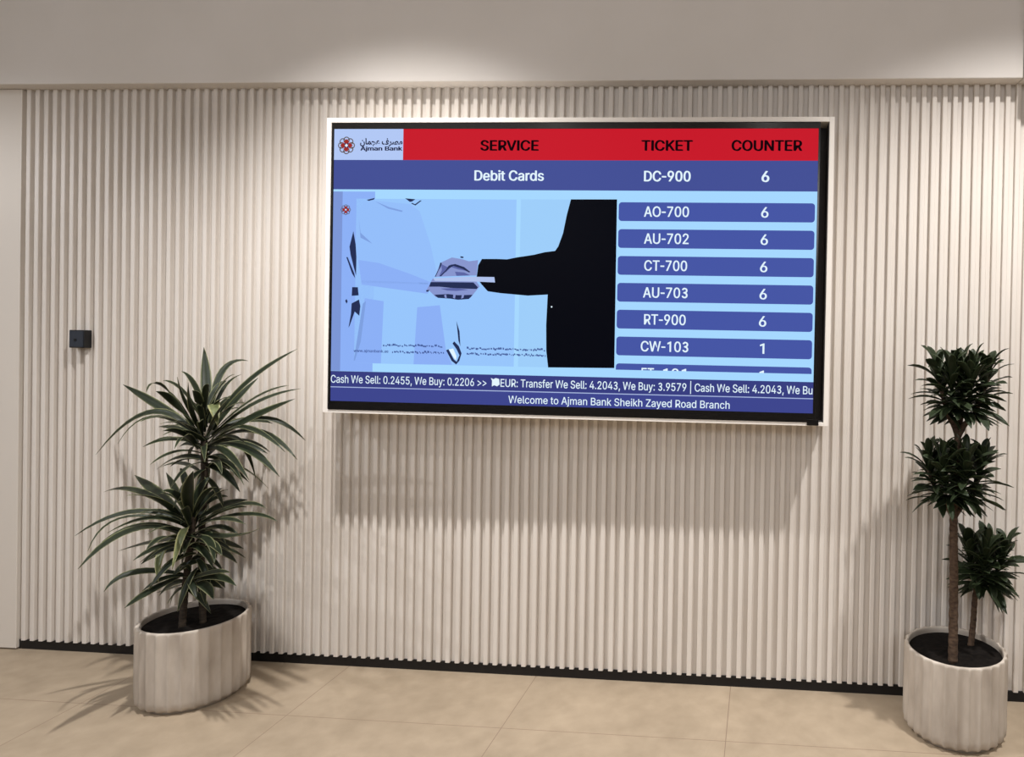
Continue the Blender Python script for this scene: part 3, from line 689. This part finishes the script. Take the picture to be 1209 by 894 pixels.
polys('robe_shadow', [[(0.0445, 0.3741), (0.0500, 0.4237), (0.0520, 0.4697), (0.0518, 0.5386), (0.0470, 0.5100), (0.0391, 0.4600), (0.0366, 0.4317)],
                      [(0.0300, 0.4700), (0.0330, 0.4700), (0.0480, 0.5300), (0.0500, 0.5480), (0.0430, 0.5300)],
                      [(0.0437, 0.5800), (0.0560, 0.5800), (0.0580, 0.6100), (0.0430, 0.6120)],
                      [(0.0290, 0.6300), (0.0320, 0.6240), (0.0345, 0.6330), (0.0320, 0.6420)],
                      [(0.0430, 0.6400), (0.0590, 0.6250), (0.0621, 0.6500), (0.0600, 0.6850), (0.0500, 0.6700), (0.0400, 0.7200), (0.0370, 0.7300), (0.0420, 0.6780)],
                      [(0.0719, 0.2593), (0.0898, 0.2520), (0.0876, 0.2583), (0.0764, 0.2630)],
                      [(0.1545, 0.2528), (0.1767, 0.2560), (0.1700, 0.2640), (0.1650, 0.2660)],
                      [(0.1690, 0.2690), (0.1760, 0.2740), (0.1870, 0.2600), (0.1900, 0.2610), (0.1768, 0.2790), (0.1679, 0.2720)],
                      [(0.2679, 0.6973), (0.2748, 0.7352), (0.2773, 0.7900), (0.2730, 0.7700)],
                      [(0.2470, 0.8050), (0.2520, 0.8010), (0.2640, 0.8380), (0.2700, 0.8460), (0.2755, 0.8220), (0.2690, 0.8000), (0.2605, 0.7800), (0.2640, 0.7720), (0.2740, 0.7890), (0.2800, 0.8153), (0.2755, 0.8423), (0.2688, 0.8560), (0.2590, 0.8430)]], E_DARK, 4)
poly('foot', [(0.2530, 0.8020), (0.2620, 0.7980), (0.2690, 0.8250), (0.2685, 0.8400), (0.2640, 0.8330)], E_WHITE, 4)
poly('suit', [(0.5031, 0.2531), (0.5980, 0.2523), (0.5987, 0.8561), (0.4619, 0.8593), (0.4575, 0.8000), (0.4563, 0.7063), (0.4584, 0.5965), (0.4170, 0.6015), (0.3599, 0.5940), (0.3330, 0.5880), (0.3201, 0.5640),
              (0.3089, 0.5395), (0.3120, 0.4939), (0.3195, 0.4710), (0.3503, 0.4703), (0.3722, 0.4713), (0.3940, 0.4632), (0.4093, 0.4591), (0.4289, 0.4534), (0.4506, 0.4439), (0.4723, 0.4389), (0.4786, 0.4222), (0.4880, 0.3750), (0.4950, 0.3100)], E_SUIT, 3)
rect('lapel_pin', 0.4655, 0.6380, 0.4685, 0.6430, E_WHITE, 4)


def H(x, y):
    # photograph's close-up of the hands, 11 px per px, to picture coordinates
    px, py = 490 + x / 10.99, 290 + y / 10.99
    p = at(px, py, y=YS)
    return ((p.x - SX0) / (SX1 - SX0), (SZ1 - p.z) / SH - 0.003)


HANDS = {
    'hand_back': (E_SKIN, 4, [[(330, 235), (480, 165), (620, 190), (700, 215), (820, 200), (800, 400), (700, 400), (300, 415), (260, 420)],
                             [(230, 440), (760, 420), (840, 540), (800, 590), (760, 640), (720, 690), (600, 700), (430, 690), (270, 680), (180, 590), (150, 590)]]),
    'hand_shadow': (E_SKIN2, 5, [[(340, 250), (420, 290), (470, 255), (560, 260), (720, 350), (560, 320), (470, 290), (410, 350), (310, 415), (350, 330)],
                                [(520, 350), (640, 360), (720, 400), (540, 405)], [(330, 570), (520, 560), (700, 585), (540, 600), (420, 595)]]),
    'hand_crease': (E_DARK, 6, [[(400, 330), (440, 270), (520, 250), (640, 290), (720, 355), (700, 360), (620, 315), (500, 275), (440, 310), (340, 410), (320, 410)],
                               [(205, 485), (330, 485), (760, 490), (820, 555), (800, 575), (640, 570), (460, 560), (320, 545), (185, 545)],
                               [(250, 650), (430, 640), (560, 655), (750, 650), (700, 705), (560, 715), (460, 700), (300, 690)],
                               [(330, 230), (350, 240), (335, 290), (310, 330), (270, 415), (258, 415), (310, 310)],
                               [(590, 150), (630, 155), (630, 175), (590, 170)], [(145, 590), (190, 585), (175, 610), (150, 610)]]),
    'knuckle': (E_SKIN, 7, [[(380, 655), (405, 645), (415, 690), (390, 690)], [(500, 640), (530, 650), (520, 700), (495, 690)], [(610, 650), (640, 652), (630, 690), (600, 700)]]),
    'light_streak': (E_STREAK, 6, [[(240, 435), (700, 415), (1030, 420), (1040, 490), (780, 478), (260, 470)]]),
}
for nm, (mt, lay, ls) in HANDS.items():
    polys(nm, [[H(x, y) for x, y in l] for l in ls], mt, lay)

# two rows of fine script under the photograph: only its run of tiny strokes can be seen
rs = random.Random(5)
for u0, u1, v in ((0.1122, 0.2374, 0.7900), (0.2907, 0.4535, 0.7958), (0.1320, 0.2420, 0.8140), (0.2908, 0.4559, 0.8155)):
    st = []
    u = u0
    while u < u1:
        w = rs.uniform(0.0012, 0.0042)
        h = rs.choice((0.003, 0.004, 0.006, 0.009))
        dv = rs.uniform(-0.002, 0.003)
        st.append([(u, v + dv - h / 2), (u + w, v + dv - h / 2 + 0.001), (u + w * 1.05, v + dv + 0.0035), (u, v + dv + 0.0030)])
        u += w + rs.choice((0.0003, 0.0005, 0.0022))
    polys('caption_stroke', st, E_CAP, 6, True)
text('caption_text', 'www.ajmanbank.ae', 0.0492, 0.1240, 0.8080, 0.8185, E_CAP, 6, 18)
emblem(0.0273, 0.2960, 0.0205, 2, True)

# ------------------------------------------------------------------ small black sensor on the wall
M_SENS = simple('sensor_black', rgb(22, 22, 24), 0.4, 0.4)
M_SENSF = simple('sensor_face', rgb(44, 50, 60), 0.3, 0.5)
p0, p1 = at(81.5, 389.5, y=-0.033), at(99.5, 411, y=-0.033)
sen = thing('wall_sensor', 'small square black sensor box on the slatted wall above the left plant', 'sensor', ((p0.x + p1.x) / 2, 0, (p0.z + p1.z) / 2))
hw, hh = (p1.x - p0.x) / 2, (p0.z - p1.z) / 2
bm = bmesh.new(); add_box(bm, -hw, hw, -0.033, -0.0002, -hh, hh, 0.003, 3)
from_bm('body', bm, M_SENS, sen)
bm = bmesh.new(); add_box(bm, -hw + .004, hw - .004, -0.0350, -0.0332, -hh + .004, hh - .004, 0.0008, 2)
o = from_bm('face_plate', bm, M_SENSF, sen)
o['label'] = 'dark blue-grey front plate'
bm = bmesh.new()
bmesh.ops.create_cone(bm, cap_ends=True, segments=20, radius1=0.006, radius2=0.006, depth=0.002, matrix=Matrix.Translation((-0.004, -0.0361, -0.004)) @ Matrix.Rotation(PI / 2, 4, 'X'))
from_bm('lens', bm, M_SENS, sen)

# ------------------------------------------------------------------ planters
M_POT = noisy('cast_stone', rgb(162, 151, 139), rgb(196, 186, 174), 14, rough=0.75, spec=0.25, stretch=(1, 1, 0.35), detail=6, bump=0.15)
M_SOIL = noisy('dark_soil', rgb(13, 11, 10), rgb(26, 22, 19), 60, rough=0.95, spec=0.1, bump=0.6)
R_POT, H_POT = 0.1775, 0.2997
NFL = 28


def make_planter(root, rot):
    SEG = NFL * 8
    rows = [(0.0, -0.026), (0.0075, -0.026), (0.0080, -0.017), (0.015, -0.007), (0.026, -0.001), (0.045, 0.0), (0.12, 0.0), (0.20, 0.0), (0.270, 0.0), (0.291, 0.0), (0.2965, -0.0015), (H_POT, -0.0045),
            (H_POT, -0.0140), (0.2965, -0.0165), (0.288, -0.0170), (0.275, -0.0170), (0.262, -0.0170)]
    vs, fs = [], []
    for i, (z, dr) in enumerate(rows):
        for k in range(SEG):
            a = 2 * PI * k / SEG
            ph = (k % 8) / 8.0
            fl = 0.0085 * (1 - abs(math.sin(PI * ph)) ** 0.8)       # shallow concave flutes between soft ridges
            amt = 1.0 if 2 <= i <= 9 else (0.8 if i in (10, 11) else 0.0)
            r = R_POT + 0.0015 + dr - amt * (0.0085 - fl)
            vs.append((r * math.cos(a + rot), r * math.sin(a + rot), z))
    nr = len(rows)
    for i in range(nr - 1):
        for k in range(SEG):
            k2 = (k + 1) % SEG
            fs.append((i * SEG + k, i * SEG + k2, (i + 1) * SEG + k2, (i + 1) * SEG + k))
    fs.append(tuple(reversed(range(SEG))))
    o = from_py('planter', vs, fs, M_POT, root, smooth=True)
    o['label'] = 'round fluted stone-coloured planter'
    # soil
    rr = random.Random(int(rot * 100))
    vs, fs = [(0, 0, 0.283)], []
    RS = R_POT - 0.0165
    for i in range(1, 9):
        for k in range(48):
            a = 2 * PI * k / 48
            r = RS * i / 8
            vs.append((r * math.cos(a), r * math.sin(a), 0.283 - 0.004 * (i / 8) ** 2 + (rr.uniform(-.003, .003) if i < 8 else 0)))
    for k in range(48):
        fs.append((0, 1 + k, 1 + (k + 1) % 48))
        for i in range(7):
            a, b = 1 + i * 48, 1 + (i + 1) * 48
            fs.append((a + k, b + k, b + (k + 1) % 48, a + (k + 1) % 48))
    from_py('soil', vs, fs, M_SOIL, root, smooth=True)


def tube(pts, radii, seg=10):
    """(verts, faces) of a tube through the points"""
    vs, fs = [], []
    n = len(pts)
    for i, p in enumerate(pts):
        t = (pts[min(i + 1, n - 1)] - pts[max(i - 1, 0)]).normalized()
        a = t.cross(Vector((0, 1, 0.01))).normalized()
        b = t.cross(a)
        for k in range(seg):
            w = 2 * PI * k / seg
            vs.append(p + (a * math.cos(w) + b * math.sin(w)) * radii[i])
    for i in range(n - 1):
        for k in range(seg):
            k2 = (k + 1) % seg
            fs.append((i * seg + k, i * seg + k2, (i + 1) * seg + k2, (i + 1) * seg + k))
    fs.append(tuple(reversed(range(seg))))
    fs.append(tuple(range((n - 1) * seg, n * seg)))
    return vs, fs


def smooth_path(pts, n):
    out = []
    for i in range(len(pts) - 1):
        p0 = pts[max(i - 1, 0)]; p1 = pts[i]; p2 = pts[i + 1]; p3 = pts[min(i + 2, len(pts) - 1)]
        for k in range(n):
            t = k / n
            out.append(0.5 * ((2 * p1) + (p2 - p0) * t + (2 * p0 - 5 * p1 + 4 * p2 - p3) * t * t + (3 * p1 - p0 - 3 * p2 + p3) * t ** 3))
    out.append(pts[-1])
    return out


def stem(name, pts, r0, r1, mat, root, ring=0.0, n=12):
    P = smooth_path([p - root.location for p in pts], n)
    rad = []
    for i in range(len(P)):
        t = i / (len(P) - 1)
        rad.append((r0 + (r1 - r0) * t) * (1 + (ring if i % 2 else -ring)))
    v, f = tube(P, rad, 12)
    return from_py(name, v, f, mat, root, smooth=True)


class Leaves:
    """strap leaves of one crown, gathered into one mesh with a UV across each blade"""

    def __init__(self):
        self.v, self.f, self.uv = [], [], []

    def leaf(self, p0, mid, p1, width, up=Vector((0, 0, 1)), seg=11, fold=0.28, widest=0.50, base=0.35, twist=0.0):
        c = mid * 2 - (p0 + p1) * 0.5
        st = len(self.v)
        for i in range(seg + 1):
            t = i / seg
            p = p0 * (1 - t) ** 2 + c * (2 * t * (1 - t)) + p1 * t * t
            tan = ((c - p0) * (1 - t) + (p1 - c) * t).normalized()
            side = tan.cross(up)
            if side.length < 0.05:
                side = tan.cross(Vector((0.3, -1, 0.2)))
            side.normalize()
            nor = side.cross(tan).normalized()
            if twist:
                a = twist * t
                side, nor = side * math.cos(a) + nor * math.sin(a), nor * math.cos(a) - side * math.sin(a)
            if t < widest:
                q = t / widest
                w = base + (1 - base) * math.sin(q * PI / 2)
            else:
                q = (t - widest) / (1 - widest)
                w = max(0.02, (1 - q ** 2.0))
            hw = width / 2 * w
            for s in (-1, -0.5, 0, 0.5, 1):
                self.v.append(p + side * (s * hw) + nor * (abs(s) * hw * fold))
        for i in range(seg):
            for k in range(4):
                a = st + i * 5 + k
                self.f.append((a, a + 1, a + 6, a + 5))
                self.uv.append(((k / 4, i / seg), ((k + 1) / 4, i / seg), ((k + 1) / 4, (i + 1) / seg), (k / 4, (i + 1) / seg)))

    def build(self, name, mat, root):
        o = from_py(name, [v - root.location for v in self.v], self.f, mat, root, smooth=True)
        uvl = o.data.uv_layers.new(name='blade')
        j = 0
        for q in self.uv:
            for u in q:
                uvl.data[j].uv = u
                j += 1
        sm = o.modifiers.new('thickness', 'SOLIDIFY')
        sm.thickness = 0.0009
        return o


def leaf_material(name, mid, edge, rim, rough, spec=0.5):
    m, nt, p = new_mat(name)
    L = nt.links.new
    uv = node(nt, 'ShaderNodeUVMap', uv_map='blade')
    sp = node(nt, 'ShaderNodeSeparateXYZ')
    L(uv.outputs['UV'], sp.inputs['Vector'])
    a = node(nt, 'ShaderNodeMath', operation='SUBTRACT'); a.inputs[1].default_value = 0.5
    b = node(nt, 'ShaderNodeMath', operation='ABSOLUTE')
    L(sp.outputs['X'], a.inputs[0]); L(a.outputs[0], b.inputs[0])
    cr = node(nt, 'ShaderNodeValToRGB')
    e = cr.color_ramp.elements
    e[0].position = 0.0; e[0].color = mid
    e[1].position = 0.5; e[1].color = rim
    x = e.new(rim and 0.30); x.color = mid
    x = e.new(0.40); x.color = edge
    L(b.outputs[0], cr.inputs['Fac'])
    nz = node(nt, 'ShaderNodeTexNoise')
    nz.inputs['Scale'].default_value = 18
    mx = node(nt, 'ShaderNodeMix', data_type='RGBA', blend_type='MULTIPLY')
    mx.inputs['Factor'].default_value = 0.6
    c2 = node(nt, 'ShaderNodeValToRGB')
    c2.color_ramp.elements[0].position = 0.3; c2.color_ramp.elements[0].color = (0.55, 0.6, 0.55, 1)
    c2.color_ramp.elements[1].position = 0.7; c2.color_ramp.elements[1].color = (1.1, 1.1, 1.0, 1)
    L(nz.outputs['Fac'], c2.inputs['Fac'])
    L(cr.outputs['Color'], mx.inputs['A']); L(c2.outputs['Color'], mx.inputs['B'])
    L(mx.outputs['Result'], p.inputs['Base Color'])
    p.inputs['Roughness'].default_value = rough
    p.inputs['Specular IOR Level'].default_value = spec
    return m


M_STRAP = leaf_material('striped_strap_leaf', rgb(33, 41, 27), rgb(54, 61, 39), rgb(140, 140, 106), 0.45, 0.3)
M_PALE = leaf_material('pale_young_leaf', rgb(104, 110, 72), rgb(150, 150, 104), rgb(190, 184, 140), 0.45, 0.4)
M_COMPACT = leaf_material('compact_dark_leaf', rgb(35, 44, 26), rgb(39, 49, 29), rgb(52, 64, 38), 0.5, 0.25)
M_CANE = noisy('cane_bark', rgb(38, 32, 26), rgb(66, 56, 46), 40, rough=0.8, spec=0.2, stretch=(1, 1, 3), bump=0.4)
M_TRUNK = noisy('ringed_bark', rgb(54, 42, 34), rgb(92, 74, 60), 55, rough=0.85, spec=0.2, stretch=(1, 1, 2.2), bump=0.5)

# ---- left: strap-leaved dracaena, two canes
LY = -0.2515
left = thing('potted_dracaena', 'potted dracaena with long striped arching leaves in a fluted planter, below the small black sensor', 'potted plant', (-1.4078, LY, 0))
make_planter(left, 0.05)
soilz = 0.276
yA, yB = -0.285, -0.225
caneA = [at(215, 742, z=soilz), at(218, 700, y=yA), at(224, 650, y=yA), at(228, 610, y=yA)]
caneB = [at(240, 737, z=soilz), at(238, 690, y=yB), at(238, 630, y=yB), at(241, 575, y=yB), at(241, 520, y=yB)]
stem('cane', caneA, 0.0125, 0.011, M_CANE, left, 0.05)
stem('cane', caneB, 0.0115, 0.0115, M_CANE, left, 0.05)
rl = random.Random(11)


def px_leaf(L, y0, base, tip, via=None, w=0.026, L0=0.42, sgn=None, fold=0.28, yo=None, twist=None):
    p0 = at(base[0], base[1], y=y0)
    e = (at(tip[0], tip[1], y=y0) - p0).length
    if yo is None:
        s = sgn if sgn is not None else rl.choice((-1, 1))
        yo = s * min(0.17 if s > 0 else 0.24, math.sqrt(max(0.003, L0 * L0 - e * e)) * 0.6)
    p1 = at(tip[0], tip[1], y=y0 + yo)
    if via is not None:
        mid = at(via[0], via[1], y=y0 + yo * 0.5)
    else:
        mid = (p0 + p1) * 0.5 + Vector((0, 0, 0.14 * (p1 - p0).length))
    L.leaf(p0, mid, p1, w, up=Vector((rl.uniform(-.2, .2), rl.uniform(-1.0, -0.25), 0.75)).normalized(), fold=fold, twist=rl.uniform(-0.4, 0.4) if twist is None else twist)


def fill(L, cx, cy, y0, n, lo, hi, seed, zspan, w=(0.020, 0.028), ymin=-1, ymax=0.2, elo=-25, ehi=70):
    r = random.Random(seed)
    for i in range(n):
        az = i * 2.39996 + r.uniform(-.3, .3)
        t = i / max(1, n - 1)
        el = math.radians(elo + (ehi - elo) * t + r.uniform(-12, 12))
        ln = r.uniform(lo, hi)
        p0 = at(cx + r.uniform(-3, 3), cy + zspan * (0.5 - t), y=y0)
        d = Vector((math.cos(az) * math.cos(el), math.sin(az) * math.cos(el), math.sin(el)))
        p1 = p0 + d * ln + Vector((0, 0, -0.10 * ln))
        if p1.y > -0.03:
            p1.y = -0.03 - r.uniform(0, .03)
        mid = p0 + d * ln * 0.52 + Vector((0, 0, 0.10 * ln))
        mid.y = min(mid.y, -0.04)
        L.leaf(p0, mid, p1, r.uniform(*w), up=Vector((r.uniform(-.3, .3), r.uniform(-.7, .1), 0.8)).normalized(), twist=r.uniform(-.5, .5))


up = Leaves()
U = [  # base, tip, via, width
    ((243, 500), (240.7, 410), (244, 455), .034), ((252, 500), (351, 412), (292, 452), .028), ((248, 500), (293, 426), (262, 440), .024),
    ((236, 512), (145, 454), (189, 480), .030), ((232, 515), (113, 537), (178, 487), .027), ((234, 514), (172.6, 463), (194, 458), .022),
    ((238, 505), (209, 445), (220, 475), .020), ((252, 508), (305, 446), (277, 475), .028), ((250, 512), (341, 455), (297, 473), .024),
    ((250, 515), (354.6, 459), (300, 477), .020), ((254, 518), (348, 471), (295, 495), .034), ((254, 518), (361, 520.6), (311, 494), .020),
    ((254, 520), (351, 543), (305, 510), .024), ((252, 526), (330, 563), (291, 530), .026), ((250, 526), (302, 566), (283, 523), .017),
    ((248, 530), (294, 567), (268, 534), .022), ((234, 522), (187, 504), (212, 507), .020), ((234, 524), (191.6, 509), (212, 510), .018),
    ((238, 558), (189, 552), (214, 547), .016), ((254, 520), (337, 534), (290, 505), .022), ((252, 524), (319, 534), (290, 521), .024),
    ((248, 505), (285, 442), (262, 462), .014), ((234, 514), (165, 498), (199, 494), .022), ((236, 508), (184, 462), (208, 476), .026),
    ((236, 506), (222, 452), (226, 482), .020), ((246, 548), (288, 573), (268, 545), .014), ((246, 552), (262, 560), (256, 545), .018),
    ((250, 514), (322, 500), (285, 497), .026), ((246, 508), (270, 470), (258, 488), .034), ((234, 530), (206, 530), (220, 515), .022),
    ((256, 524), (315, 552), (288, 528), .022), ((236, 518), (139, 524), (182, 492), .016), ((240, 530), (222, 548), (228, 528), .02)]
for b, t, v, w in U:
    px_leaf(up, yB, b, t, v, w * 1.12)
fill(up, 242, 520, yB, 34, 0.14, 0.25, 3, 60, w=(0.022, 0.030))
fill(up, 241, 545, yB, 9, 0.10, 0.17, 21, 34, w=(0.022, 0.032), elo=-50, ehi=40)
up.build('leaf_crown', M_STRAP, left)

lowc = Leaves()
Lw = [
    ((222, 618), (88, 633), (158, 604), .018), ((222, 620), (103.5, 651), (146, 611), .012), ((220, 632), (92, 672), (158, 626), .036),
    ((220, 622), (126.5, 629.5), (178, 612), .020), ((216, 610), (122.5, 581), (164, 580), .022), ((214, 608), (159, 561), (186, 583), .036),
    ((218, 605), (196, 558), (208, 580), .022), ((226, 612), (228, 556), (222, 582), .036), ((236, 612), (292.6, 590), (264, 597), .034),
    ((236, 616), (314, 600), (282, 596), .018), ((236, 618), (328, 616), (290, 607), .016), ((236, 622), (290, 619), (262, 613), .022),
    ((236, 628), (306, 624), (272, 634), .034), ((234, 632), (288, 648), (264, 640), .022), ((232, 634), (253, 665), (248, 640), .022),
    ((216, 678), (122.5, 699), (158, 676), .022), ((214, 680), (147, 718), (178, 698), .026), ((216, 690), (184, 700), (202, 695), .018),
    ((218, 694), (201, 714), (207, 700), .018), ((226, 690), (279, 692), (254, 681), .026), ((226, 684), (272, 676), (250, 676), .020),
    ((232, 690), (252, 708), (243, 693), .030), ((222, 636), (139, 651), (182, 640), .026), ((222, 640), (157, 662), (190, 645), .022),
    ((220, 642), (165, 664), (196, 646), .022), ((222, 630), (120, 640), (170, 620), .020), ((218, 640), (172, 650), (196, 634), .03),
    ((238, 616), (246, 596), (243, 606), .02), ((234, 640), (262, 656), (250, 642), .024), ((216, 612), (150, 585), (184, 590), .028)]
FRONT = {(88, 633): -.16, (103.5, 651): -.24, (92, 672): -.34, (126.5, 629.5): -.22, (122.5, 699): -.16, (147, 718): -.22, (252, 708): -.2, (279, 692): -.2, (306, 624): -.2}
for b, t, v, w in Lw:
    px_leaf(lowc, yA, b, t, v, w * 1.12, yo=FRONT.get(t))
fill(lowc, 226, 630, yA, 32, 0.14, 0.22, 8, 50, w=(0.022, 0.031))
fill(lowc, 234, 655, yA, 14, 0.09, 0.15, 31, 44, w=(0.022, 0.034), elo=-60, ehi=20)
fill(lowc, 240, 600, yB, 7, 0.06, 0.12, 33, 50, w=(0.018, 0.026), elo=-30, ehi=70)
fill(lowc, 222, 684, yA, 12, 0.08, 0.15, 12, 24, w=(0.022, 0.03), elo=-40, ehi=20)
lowc.build('leaf_crown', M_STRAP, left)

pale = Leaves()
px_leaf(pale, yB, (252, 484), (257, 503), (253, 478), .040, yo=-0.09, twist=0)
px_leaf(pale, yA, (222, 626), (203, 673), (216, 630), .030, yo=-0.15, twist=0)
px_leaf(pale, yA, (214, 634), (187, 687), (191, 652), .026, yo=-0.13, twist=0.2)
o = pale.build('young_leaves', M_PALE, left)
o['label'] = 'pale yellow-green drooping leaves'

# ---- right: compact dracaena, ringed trunk with tufted heads
RX, RY = 1.4692, -0.1987
right = thing('potted_dracaena', 'potted dracaena with dark tufted heads on bare trunks in a fluted planter at the right', 'potted plant', (RX, RY, 0))
make_planter(right, 0.0)
yT = -0.262
yS = -0.115
trunk = [at(1125, 783, z=soilz), at(1126, 690, y=yT), at(1126, 610, y=yT), at(1129, 560, y=yT), at(1131, 512, y=yT)]
stem('trunk', trunk, 0.0170, 0.012, M_TRUNK, right, 0.06, n=14)
brA = [at(1131, 516, y=yT), at(1126, 502, y=yT), at(1119, 488, y=yT), at(1107, 445, y=yT)]
brB = [at(1131, 516, y=yT), at(1140, 500, y=yT - .01), at(1151, 488, y=yT - .01), at(1167, 445, y=yT - .02)]
brC = [at(1131, 516, y=yT), at(1134, 495, y=yT + .04), at(1137, 470, y=yT + .07), at(1138, 440, y=yT + .07)]
for b in (brA, brB, brC):
    stem('branch', b, 0.011, 0.007, M_TRUNK, right, 0.04, n=5)
brD = [at(1126, 612, y=yT), at(1117, 596, y=yT), at(1109, 588, y=yT), at(1096, 555, y=yT)]
brE = [at(1126, 612, y=yT), at(1138, 594, y=yT), at(1145, 588, y=yT), at(1160, 555, y=yT)]
for b in (brD, brE):
    stem('branch', b, 0.010, 0.007, M_TRUNK, right, 0.04, n=5)
side = [at(1146, 764, z=soilz), at(1149, 735, y=yS), at(1152, 700, y=yS), at(1160, 672, y=yS), at(1164, 650, y=yS)]
stem('side_trunk', side, 0.012, 0.009, M_TRUNK, right, 0.05, n=8)
rr = random.Random(4)


def tuft(L, p0, p1, n, l0, l1, w=0.030, elo=-20, ehi=78, seed=0, lean=None):
    """broad leaves spiralling up a stem piece from p0 to p1"""
    r = random.Random(seed)
    n = int(n * 1.35)
    for i in range(n):
        t = (i + 0.5) / n
        az = i * 2.39996 + r.uniform(-.3, .3)
        el = math.radians(elo + (ehi - elo) * t ** 1.25 + r.uniform(-14, 14))
        ln = r.uniform(l0, l1)
        b = p0.lerp(p1, t)
        d = Vector((math.cos(az) * math.cos(el), math.sin(az) * math.cos(el), math.sin(el)))
        e = Vector((math.cos(az), math.sin(az), 0))
        k = r.random()
        tip = b + d * ln + (e * 0.16 - Vector((0, 0, 0.10))) * ln * (0.2 + 0.8 * k)
        mid = b + d * ln * 0.55 + Vector((0, 0, 0.06 * ln))
        tip.y = min(tip.y, -0.03)
        mid.y = min(mid.y, -0.03)
        L.leaf(b, mid, tip, w * r.uniform(.75, 1.15), seg=7, fold=0.25, widest=0.58, base=0.40, twist=r.uniform(-.8, .8))


top = Leaves()
for px0, px1, dy, n, sd in ((1119, 1106, .00, 30, 1), (1126, 1122, -.05, 26, 11), (1144, 1148, -.06, 26, 12), (1151, 1168, -.02, 30, 2), (1137, 1137, .07, 26, 3), (1136, 1136, .0, 24, 13)):
    tuft(top, at(px0, 490, y=yT + dy * .4), at(px1, 440, y=yT + dy), n, 0.08, 0.125, seed=sd)
top.build('leaf_crown', M_COMPACT, right)
midc = Leaves()
for px0, px1, dy, n, sd in ((1110, 1094, .00, 30, 4), (1120, 1112, -.07, 26, 14), (1136, 1142, -.08, 26, 15), (1144, 1162, -.01, 30, 5), (1128, 1129, .08, 26, 7), (1127, 1127, .0, 26, 6)):
    tuft(midc, at(px0, 590, y=yT + dy * .4), at(px1, 546, y=yT + dy), n, 0.08, 0.125, seed=sd)
midc.build('leaf_crown', M_COMPACT, right)
lw = Leaves()
for px0, px1, dy, n, sd in ((1156, 1142, -.03, 28, 8), (1167, 1188, -.03, 30, 9), (1163, 1170, .05, 26, 10), (1161, 1164, -.09, 28, 16), (1162, 1166, -.02, 22, 17)):
    tuft(lw, at(px0, 694, y=yS + dy * .4), at(px1, 652, y=yS + dy), n, 0.08, 0.125, seed=sd)
lw.build('leaf_crown', M_COMPACT, right)
